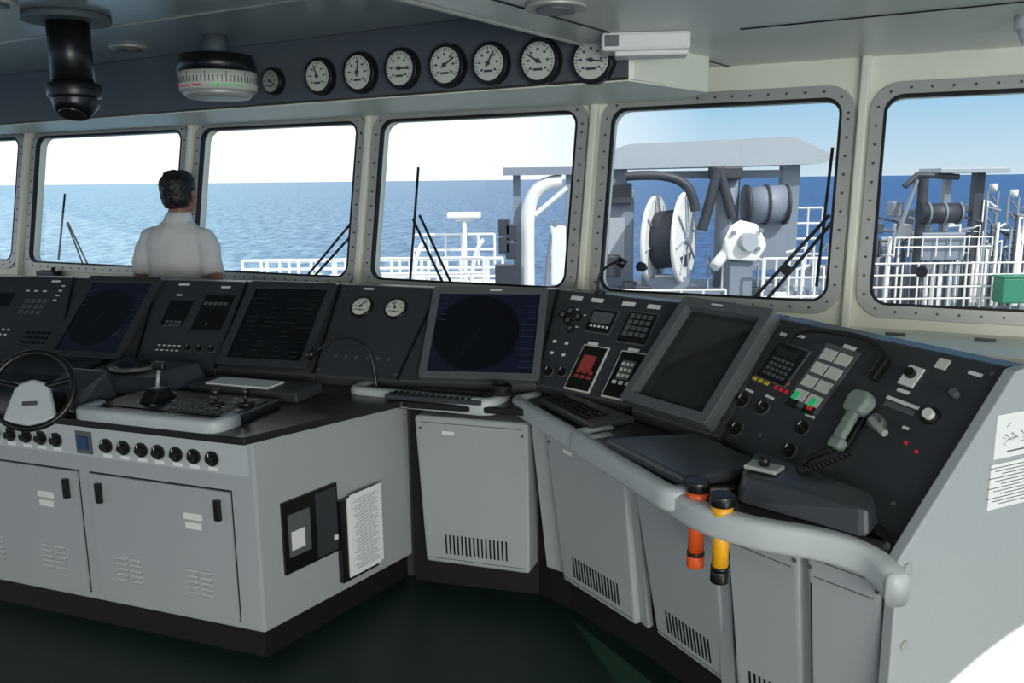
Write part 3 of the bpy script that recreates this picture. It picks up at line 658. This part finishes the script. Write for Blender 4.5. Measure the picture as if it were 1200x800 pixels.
torso=loftgeo(vert([(0,0,.86,.168,.118),(0,0,.92,.168,.12),(0,0,1.02,.156,.112),(0,0,1.12,.160,.114),(0,0,1.22,.175,.122),(0,0,1.32,.182,.120),(0,-.005,1.385,.168,.105),(.005,-.01,1.425,.125,.085),(.012,-.005,1.455,.082,.070),(.018,0,1.485,.068,.066)]),24)
sle=[]
for s_ in(-1,1):
    sle.append(limb([(s_*.12,-.005,1.380),(s_*.172,-.005,1.358),(s_*.200,-.01,1.305),(s_*.214,-.02,1.24),(s_*.226,-.028,1.165)],[.048,.056,.058,.057,.061]))
shirt_o=bodypart('shirt',[torso]+sle,shirt,.010,4)
tx0=bpy.data.textures.new('cloth_folds','CLOUDS'); tx0.noise_scale=.12
dm=shirt_o.modifiers.new('d','DISPLACE'); dm.texture=tx0; dm.strength=.03; dm.texture_coords='LOCAL'
collar=loftgeo(vert([(.015,-.006,1.455,.080,.078),(.02,-.004,1.49,.068,.070),(.024,.002,1.505,.062,.064)]),24); bodypart('collar',[collar],shirt,.008,2)
sk=[]
for s_ in(-1,1):
    sk.append(limb([(s_*.222,-.02,1.21),(s_*.236,-.03,1.14),(s_*.236,-.015,1.105),(s_*.222,.06,1.09),(s_*.20,.15,1.085),(s_*.185,.21,1.085)],[.045,.042,.043,.040,.031,.026]))
    pc=V((s_*.178,.245,1.082))
    sk.append(limb([(s_*.186,.205,1.085),pc,(s_*.170,.285,1.08)],[.026,.034,.032],1.0))
hx=.035
neck=loftgeo(vert([(.010,-.005,1.44,.064,.062),(.024,0,1.50,.060,.060),(.034,.01,1.56,.060,.064)]),20)
head=loftgeo(vert([(0,.045,1.495,.030,.03),(0,.035,1.51,.050,.055),(0,.022,1.54,.066,.080),(0,.014,1.575,.075,.090),(0,.008,1.61,.079,.096),(0,.002,1.645,.078,.095),(0,-.002,1.675,.070,.084),(0,-.004,1.70,.045,.058),(0,-.004,1.712,.02,.025)],hx),24)
nose=limb([(hx,.10,1.62),(hx,.115,1.585),(hx,.122,1.57),(hx,.105,1.56)],[.008,.011,.014,.010])
ears=[limb([(hx+s_*.080,.0,1.57),(hx+s_*.090,-.006,1.595),(hx+s_*.086,-.008,1.62)],[.009,.015,.010]) for s_ in(-1,1)]
bodypart('head',[neck,head,nose]+ears,skin,.007,3)
bodypart('arms',sk,skin,.008,4)
for s_ in(-1,1):
    for k,(dx_,ln) in enumerate(((-.026,.062),(-.009,.072),(.009,.068),(.026,.052))):
        b_=V((s_*.170+dx_,.29,1.088)); pts=[b_,b_+V((0,ln*.4,.004)),b_+V((0,ln*.75,-.004)),b_+V((0,ln,-.014))]
        v_,f_=limb(pts,[.0092,.009,.0083,.007]); o=mesh('finger_%d'%(k+1),[MM@V(q_) for q_ in v_],f_,skin,man,smooth=True); o.modifiers.new('ss','SUBSURF').levels=1
    b_=V((s_*.145,.225,1.083)); v_,f_=limb([b_,b_+V((-s_*.025,.028,0)),b_+V((-s_*.032,.058,-.006))],[.012,.0105,.009]); o=mesh('thumb',[MM@V(q_) for q_ in v_],f_,skin,man,smooth=True); o.modifiers.new('ss','SUBSURF').levels=1
hair=loftgeo(vert([(0,-.046,1.525,.056,.046),(0,-.032,1.55,.078,.070),(0,-.020,1.60,.088,.090),(0,-.012,1.64,.093,.102),(0,-.008,1.68,.088,.099),(0,-.004,1.708,.070,.080),(0,-.004,1.728,.036,.042)],hx),24)
ho=bodypart('hair',[hair],hairm,.007,2)
tx=bpy.data.textures.new('hair_noise','CLOUDS'); tx.noise_scale=.03
dm=ho.modifiers.new('d','DISPLACE'); dm.texture=tx; dm.strength=.016; dm.texture_coords='LOCAL'
for s_ in(-1,1):
    v_,f_=limb([(hx+s_*.022,.099,1.615),(hx+s_*.038,.095,1.615)],[.007,.007]); mesh('eye',[MM@V(q_) for q_ in v_],f_,blackm,man)
v_,f_=limb([(hx-.022,.098,1.54),(hx,.104,1.54),(hx+.022,.098,1.54)],[.004,.006,.004]); mesh('mouth',[MM@V(q_) for q_ in v_],f_,redpanel,man)
legs=[loftgeo(vert([(0,0,.80,.164,.115),(0,0,.88,.164,.116),(0,0,.95,.156,.110)]),20)]
for s_ in(-1,1): legs.append(limb([(s_*.09,0,.86),(s_*.095,.0,.70),(s_*.10,.01,.50),(s_*.105,.0,.30),(s_*.11,-.01,.08)],[.092,.085,.066,.060,.056]))
bodypart('trousers',legs,trous,.012,5)
bodypart('shoes',[limb([(s_*.11,-.07,.045),(s_*.11,.0,.05),(s_*.115,.10,.045),(s_*.12,.17,.035)],[.038,.045,.046,.03]) for s_ in(-1,1)],blackm,.009,3)

# ------------------------------------------------------------------ exterior
seam=bpy.data.materials.new('sea_water'); seam.use_nodes=True; nt=seam.node_tree; b=nt.nodes['Principled BSDF']
tc=nt.nodes.new('ShaderNodeTexCoord'); nz=nt.nodes.new('ShaderNodeTexNoise'); nz.inputs['Scale'].default_value=.22; nz.inputs['Detail'].default_value=10; nz.inputs['Roughness'].default_value=.75
mp=nt.nodes.new('ShaderNodeMapping'); mp.inputs['Scale'].default_value=(1,.4,1); mp.inputs['Rotation'].default_value=(0,0,.4)
nt.links.new(tc.outputs['Object'],mp.inputs['Vector']); nt.links.new(mp.outputs['Vector'],nz.inputs['Vector'])
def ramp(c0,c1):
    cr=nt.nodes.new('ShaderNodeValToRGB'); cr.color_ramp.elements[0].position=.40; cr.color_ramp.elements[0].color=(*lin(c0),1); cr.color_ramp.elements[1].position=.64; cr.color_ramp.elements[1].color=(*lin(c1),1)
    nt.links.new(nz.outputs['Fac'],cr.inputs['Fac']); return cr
r1=ramp((48,112,152),(158,202,220)); r2=ramp((20,54,104),(62,108,160))  # paler first ramp paints sun glitter and haze into the water colour, left side
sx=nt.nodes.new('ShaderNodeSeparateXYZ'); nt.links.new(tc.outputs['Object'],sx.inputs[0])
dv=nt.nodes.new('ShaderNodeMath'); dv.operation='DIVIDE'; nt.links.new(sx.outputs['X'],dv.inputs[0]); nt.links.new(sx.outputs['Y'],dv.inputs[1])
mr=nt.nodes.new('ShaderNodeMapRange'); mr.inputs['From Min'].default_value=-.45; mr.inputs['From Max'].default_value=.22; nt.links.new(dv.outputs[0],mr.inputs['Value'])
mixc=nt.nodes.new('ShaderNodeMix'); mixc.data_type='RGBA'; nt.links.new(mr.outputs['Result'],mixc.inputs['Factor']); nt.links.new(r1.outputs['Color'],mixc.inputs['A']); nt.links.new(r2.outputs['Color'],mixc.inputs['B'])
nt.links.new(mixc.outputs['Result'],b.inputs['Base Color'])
b.inputs['Roughness'].default_value=.45; b.inputs['Specular IOR Level'].default_value=.3
bp=nt.nodes.new('ShaderNodeBump'); bp.inputs['Strength'].default_value=.8; bp.inputs['Distance'].default_value=1.5
nt.links.new(nz.outputs['Fac'],bp.inputs['Height']); nt.links.new(bp.outputs['Normal'],b.inputs['Normal'])
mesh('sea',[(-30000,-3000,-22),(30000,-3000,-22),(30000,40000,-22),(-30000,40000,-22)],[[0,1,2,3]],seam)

ship=G('foredeck')
prism('deck_plate',[(-6,8),(24,6),(24,40),(10,42),(-2,26),(-6,24)],-3.4,-3.2,deckm,ship)
def wiper(i,segs):
    g=G('window_wiper')
    for k,(a0,z0,a1,z1,r) in enumerate(segs): cyl('bar_%d'%k,W(a0,z0,-.12),W(a1,z1,-.12),r,rubber,g,seg=8)
    a0,z0=segs[0][0],segs[0][1]; cyl('pivot',W(a0,z0,-.06),W(a0,z0,-.14),.012,rubber,g,seg=10)
wiper(0,[(-3.50,1.14,-3.70,1.43,.006),(-3.45,1.14,-3.69,1.43,.006),(-3.76,1.18,-3.74,1.62,.007)])
wiper(1,[(-1.64,1.14,-1.30,1.50,.007),(-1.59,1.14,-1.26,1.46,.007),(-1.32,1.22,-1.26,1.72,.006)])
wiper(2,[(-.66,1.13,-.90,1.50,.007),(-.71,1.13,-.94,1.48,.007),(-.93,1.16,-.93,1.75,.007)])
wiper(3,[(.84,1.13,1.15,1.52,.008),(.90,1.13,1.17,1.50,.008),(1.12,1.22,1.14,1.80,.007)])
for a,z in((.36,1.27),(1.0,1.28),(1.52,1.29)):
    g=G('wiper_knob'); cyl('knob',W(a,z,-.04),W(a,z,-.07),.022,rubber,g); cyl('spindle',W(a,z,-.06),W(a,z,-.12),.01,rubber,g)
def rails(g,x0,x1,y,z0,z1,step,nr=3,r=.03,m=ext_white,y1=None):
    y1=y if y1 is None else y1; gs=[]; k=max(1,int(abs(x1-x0)/step))
    for i in range(k+1):
        t=i/k; x=x0+(x1-x0)*t; yy=y+(y1-y)*t; gs.append(cylgeo((x,yy,z0),(x,yy,z1),r,r,8))
    for j in range(nr):
        z=z0+(z1-z0)*(j+1)/nr; gs.append(cylgeo((x0,y,z),(x1,y1,z),r,r,8))
    combine('railing',gs,m,g); return g
g=G('deck_platform'); prism('plate',[(-6.5,18),(-.2,18),(-.2,23),(-6.5,23)],-1.15,-1.0,ext_white,g); 
rails(g,-6.3,-.2,20,-1.0,-.15,.42,4,.035)
rails(g,-6.3,-.6,22,-1.0,-.35,.55,3,.04)
rails(g,-3.6,-.6,18.5,-1.0,.0,.5,3,.03)
rails(g,-2.4,-.4,21,-.4,.35,.4,2,.03)
for i in range(9): box('support_%d'%i,(-6.2+.72*i,20.0,-2.1),(.15,.15,2.1),ext_white,g)
for i in range(12): box('locker_%d'%i,(-5.8+.46*i,19.2+.1*(i%3),-.78),(random.uniform(.2,.45),.4,random.uniform(.3,.8)),ext_white,g)
for x in(-3.3,-2.2,-.9): tube('davit',[(x,19,-1),(x,19,.1),(x+.3,19,.35)],.05,ext_white,g)
cyl('post',(-1.1,20.4,-1),(-1.1,20.4,.75),.05,ext_white,g); box('floodlight',(-1.1,20.4,.84),(.8,.3,.14),ext_white,g,.03); box('bracket',(-1.1,20.4,.72),(.4,.1,.06),ext_white,g)
g=G('pipe_gantry')
box('top_beam',(.62,16,1.80),(1.5,.3,.14),ext_grey,g); tube('white_pipe',[(.95,16,1.62),(.60,16,1.60),(.36,16,1.35),(.30,16,.9),(.32,16,0),(.32,16,-3)],.13,ext_white,g)
box('column',(1.12,16.1,-.7),(.18,.2,5.0),ext_grey,g); box('column_2',(.12,16.3,-.7),(.14,.2,5.0),ext_grey,g)
for i in range(4): box('junction_box_%d'%i,(-.12+.13*(i%2),15.8,.80-.33*(i//2)-.1*(i%2)),(.22,.2,.30),ext_dark,g,.02)
box('panel_base',(-.1,15.9,-.6),(.40,.25,1.4),ext_dark,g)
box('locker',(.88,16,.25),(.28,.3,1.1),ext_white,g,.03); box('locker_2',(.80,15.8,-.6),(.5,.3,.6),ext_grey,g,.03); tube('riser',[(.62,15.9,-2),(.62,15.9,.4),(.85,15.9,.9)],.05,ext_grey,g)
tube('brace',[(.45,16,1.0),(1.05,16,1.5)],.05,ext_white,g,smooth=False)
g=G('machinery_shelter')
poly=[(2.30,1.86),(2.75,2.42),(6.5,2.55),(7.60,2.05),(7.1,1.93)]
k=len(poly); vs=[(x,20,z) for x,z in poly]+[(x,24,z) for x,z in poly]
mesh('roof',vs,[list(range(k)),list(range(k,2*k))[::-1]]+[[i,(i+1)%k,k+(i+1)%k,k+i] for i in range(k)],ext_roof,g)
box('pillar_1',(6.62,20.6,-.6),(.40,.3,5.2),ext_grey,g); box('pillar_2',(2.62,20.6,-.6),(.28,.3,5.2),ext_grey,g); box('pillar_3',(6.0,23.4,-.6),(.3,.3,5.2),ext_dark,g)
box('cross_beam',(4.5,20.6,1.72),(4.2,.25,.18),ext_grey,g)
g=G('hose_reel'); ax=V((.90,-.43,0)).normalized(); c0=V((3.36,20,.22)); c1=V((3.98,19.7,.30))
def disc(nm,c,r,m,w=.09):
    cyl(nm,c-ax*w/2,c+ax*w/2,r,m,g,seg=48)
    u=AX[2]; s_=ax.cross(u).normalized()
    ringp=[c+u*(r*math.cos(2*math.pi*k/32))+s_*(r*math.sin(2*math.pi*k/32)) for k in range(32)]
    tube(nm+'_rim',ringp,.055,ext_white,g,True)
    for k in range(8):
        a=math.pi*k/4+.2; q_=c+ax*.07+(u*math.cos(a)+s_*math.sin(a))*r*.95
        tube(nm+'_rib',[c+ax*.07,q_],.022,ext_roof,g,smooth=False)
    cyl(nm+'_hub',c,c+ax*.16,.18,ext_grey,g)
disc('flange_rear',c0,1.0,ext_white); disc('flange_front',c1,1.0,ext_white)
cyl('drum',c0,c1,.66,ext_dark,g,seg=32)
box('stand',(3.6,19.9,-1.9),(1.0,.8,2.6),ext_grey,g)
g=G('winch_house'); box('housing',(2.5,20.4,.25),(.8,.4,2.3),ext_grey,g,.05); box('door',(2.45,20.18,.2),(.45,.05,1.1),ext_roof,g,.02); box('top_box',(2.55,20.2,1.3),(.5,.6,.5),ext_dark,g,.05); box('side_box',(2.35,19.9,-.35),(.4,.3,.5),ext_dark,g,.04)
g=G('hose_crane')
tube('hose',[(2.6,19.6,1.70),(3.3,19.6,1.74),(3.9,19.6,1.66),(4.15,19.6,1.3),(4.2,19.6,.9)],.11,ext_dark,g)
for q_ in(((4.75,19.8,1.85),(4.40,19.8,.45)),((4.75,19.8,1.85),(5.10,19.8,.75))): tube('leg',q_,.12,ext_dark,g,smooth=False)
cyl('mast',(5.05,20.2,-1),(5.05,20.2,1.8),.26,ext_grey,g); box('mast_head',(4.95,20,1.75),(.7,.5,.3),ext_dark,g,.05)
g=G('deck_winch'); cyl('drum',(5.45,20,1.0),(6.35,20,1.05),.42,ext_grey,g,seg=32)
for x in(5.45,5.9,6.35): cyl('flange_%d'%int(x*10),(x-.03,20,1.02),(x+.03,20,1.02),.46,ext_dark,g,seg=32)
box('frame',(5.9,20.3,.1),(1.1,.4,1.2),ext_grey,g)
g=G('covered_machine')
hull('cover',[V(q_) for q_ in[(4.80,18.9,-.15),(5.45,18.9,-.2),(4.78,19.5,-.15),(5.45,19.5,-.2),(4.70,18.9,.3),(5.6,18.9,.3),(4.85,19.0,.62),(5.45,19.0,.66),(5.1,19.1,.74),(5.7,19.0,.15)]],ext_white,g,.14); cyl('port',(5.2,18.92,.25),(5.25,18.75,.25),.2,ext_roof,g); cyl('nozzle',(4.8,19.1,.0),(4.50,18.9,-.3),.12,ext_white,g); box('foot',(5.15,19.3,-1.7),(.5,.5,3.0),ext_grey,g)
for x,z in((4.9,.45),(5.45,.1),(5.5,.5)): cyl('bolt_cap',(x,18.9,z),(x,18.82,z),.05,ext_grey,g)
g=G('deck_machinery')
for i in range(24):
    x=random.uniform(2.2,7.3); z=random.uniform(-1.6,-.7); s_=random.uniform(.15,.5)
    box('unit_%d'%i,(x,19.2+random.random(),z),(s_,.3,s_*random.uniform(.6,1.2)),random.choice([ext_grey,ext_roof,ext_white,ext_dark]),g,.03)
for i in range(12):
    x=random.uniform(4.3,7.4); tube('pipe_%d'%i,[(x,19.3,-1.8),(x,19.3,random.uniform(-.6,.2)),(x+random.uniform(-.5,.5),19.4,random.uniform(-.6,.0))],.035,random.choice([ext_white,ext_grey]),g,smooth=False)
box('bed',(4.8,20.5,-2.0),(5.6,2.5,2.2),ext_grey,g)
rails(g,5.5,7.5,18.6,-1.8,-.1,.28,4,.028)
rails(g,2.2,4.6,18.2,-1.9,-.72,.4,2,.028)
rails(g,6.9,7.6,21,-.6,.9,.3,4,.028)
g=G('cargo_manifold')
for i in range(100):
    x=random.uniform(11.5,19.5); z=random.uniform(-2.6,-.5) if random.random()<.75 else random.uniform(-.5,.6); s_=random.uniform(.15,.6)
    box('unit_%d'%i,(x,28+random.random()*2,z),(s_,.5,s_*random.uniform(.5,1.4)),random.choice([ext_grey,ext_roof,ext_white,ext_grey,ext_dark]),g,.04)
for i in range(110):
    x=random.uniform(11.5,19.5); h=random.uniform(-1.0,1.0) if x>15.2 else random.uniform(-1.2,.2)
    tube('pipe_%d'%i,[(x,27.8,-2.6),(x,27.8,h),(x+random.uniform(-.9,.9),28,h+random.uniform(-.3,.2))],random.choice([.03,.04,.06]),random.choice([ext_white,ext_white,ext_grey,ext_dark]),g,smooth=False)
box('bed',(15.5,30,-2.4),(9,4,1.6),ext_grey,g)
for x,h in((15.9,1.1),(16.6,.9),(17.2,.7)):
    for sx_ in(-.17,.17): box('tower_leg',(x+sx_,28.5,h-1.2),(.07,.07,2.4),ext_grey,g)
    for k in range(6): tube('lattice',[(x-.17,28.5,h-.4*k),(x+.17,28.5,h-.4*k-.4)],.03,ext_grey,g,smooth=False)
    cyl('tower_cap',(x,28.5,h),(x,28.5,h+.25),.12,ext_white,g)
rails(g,11.4,19.5,27,-2.6,-1.1,.5,4,.03)
rails(g,12.2,15.3,27.2,-.9,-.3,.4,2,.025)
g=G('deck_crane'); tube('post',[(13.1,27.5,-3),(13.1,27.5,1.55)],.16,ext_dark,g,smooth=False); tube('jib',[(12.5,27.5,1.3),(12.9,27.5,1.66),(14.2,27.5,1.58)],.10,ext_dark,g,smooth=False); tube('jib2',[(12.3,27.5,-.6),(12.9,27.5,1.5)],.07,ext_grey,g,smooth=False)
cyl('tank',(13.0,27.4,.45),(14.3,27.4,.45),.32,ext_dark,g,seg=32); 
for x in(13.2,13.7,14.2): cyl('band_%d'%int(x*10),(x,27.4,.45),(x+.06,27.4,.45),.36,ext_grey,g,seg=32)
box('house',(13.8,27.6,-.6),(1.4,.6,.9),ext_grey,g,.05)
g=G('machinery_shelter'); box('roof',(14.6,28,1.78),(2.2,1.5,.16),ext_roof,g,.03); box('pillar_1',(14.1,28,-.4),(.22,.25,4.3),ext_grey,g); box('pillar_2',(15.1,28,-.4),(.3,.3,4.3),ext_dark,g)
g=G('deck_locker'); box('locker',(15.7,26.5,-1.9),(1.0,.6,.8),ext_green,g,.05); box('locker_top',(15.7,26.5,-1.48),(1.05,.65,.06),ext_green,g,.02)

# ------------------------------------------------------------------ light
w=bpy.data.worlds.new('world'); sc.world=w; w.use_nodes=True; nt=w.node_tree; bg=nt.nodes['Background']
tc=nt.nodes.new('ShaderNodeTexCoord'); sx=nt.nodes.new('ShaderNodeSeparateXYZ'); nt.links.new(tc.outputs['Generated'],sx.inputs[0])
cz=nt.nodes.new('ShaderNodeValToRGB'); e=cz.color_ramp.elements; e[0].position=.0; e[0].color=(*lin((214,234,246)),1); e[1].position=.5; e[1].color=(*lin((84,146,214)),1)
m_=cz.color_ramp.elements.new(.10); m_.color=(*lin((152,208,244)),1)
nt.links.new(sx.outputs['Z'],cz.inputs['Fac'])
mr=nt.nodes.new('ShaderNodeMapRange'); mr.inputs['From Min'].default_value=-.02; mr.inputs['From Max'].default_value=.22; nt.links.new(sx.outputs['X'],mr.inputs['Value'])
my=nt.nodes.new('ShaderNodeMapRange'); my.inputs['From Min'].default_value=-.2; my.inputs['From Max'].default_value=.3; nt.links.new(sx.outputs['Y'],my.inputs['Value'])
mu=nt.nodes.new('ShaderNodeMath'); mu.operation='MULTIPLY'; nt.links.new(mr.outputs['Result'],mu.inputs[0]); nt.links.new(my.outputs['Result'],mu.inputs[1])
mixc=nt.nodes.new('ShaderNodeMix'); mixc.data_type='RGBA'; nt.links.new(mu.outputs[0],mixc.inputs['Factor'])
mixc.inputs['A'].default_value=(1.25,1.28,1.30,1); nt.links.new(cz.outputs['Color'],mixc.inputs['B']); nt.links.new(mixc.outputs['Result'],bg.inputs['Color'])
bg.inputs['Strength'].default_value=1.0
sun=bpy.data.lights.new('sun','SUN'); sun.energy=3.4; sun.angle=.01; sun.color=(1,.96,.9)
so_=bpy.data.objects.new('sun',sun); sc.collection.objects.link(so_)
sdir=V((.45,-.6,.66)).normalized(); so_.rotation_euler=sdir.to_track_quat('Z','Y').to_euler()
def area(nm,loc,to,sx_,sy_,p,col):
    l=bpy.data.lights.new(nm,'AREA'); l.shape='RECTANGLE'; l.size=sx_; l.size_y=sy_; l.energy=p; l.color=col
    o=bpy.data.objects.new(nm,l); sc.collection.objects.link(o); o.location=loc
    o.rotation_euler=(V(loc)-V(to)).to_track_quat('Z','Y').to_euler(); return o
area('rear_fill_light',(1.3,-2.7,1.35),(.6,3,1.65),3.2,1.3,128,(1,.985,.95))  # unseen fill added behind the camera to brighten the interior
sp=bpy.data.lights.new('doorway_sunlight','SPOT'); sp.energy=2600; sp.spot_size=math.radians(29.5); sp.spot_blend=.01; sp.shadow_soft_size=.01; sp.color=(1,.97,.9)
o=bpy.data.objects.new('doorway_sunlight',sp); sc.collection.objects.link(o); o.location=(3.0,-2.0,1.2); o.rotation_euler=(V((3.0,-2.0,1.2))-V((1.62,1.95,-.60))).to_track_quat('Z','Y').to_euler()
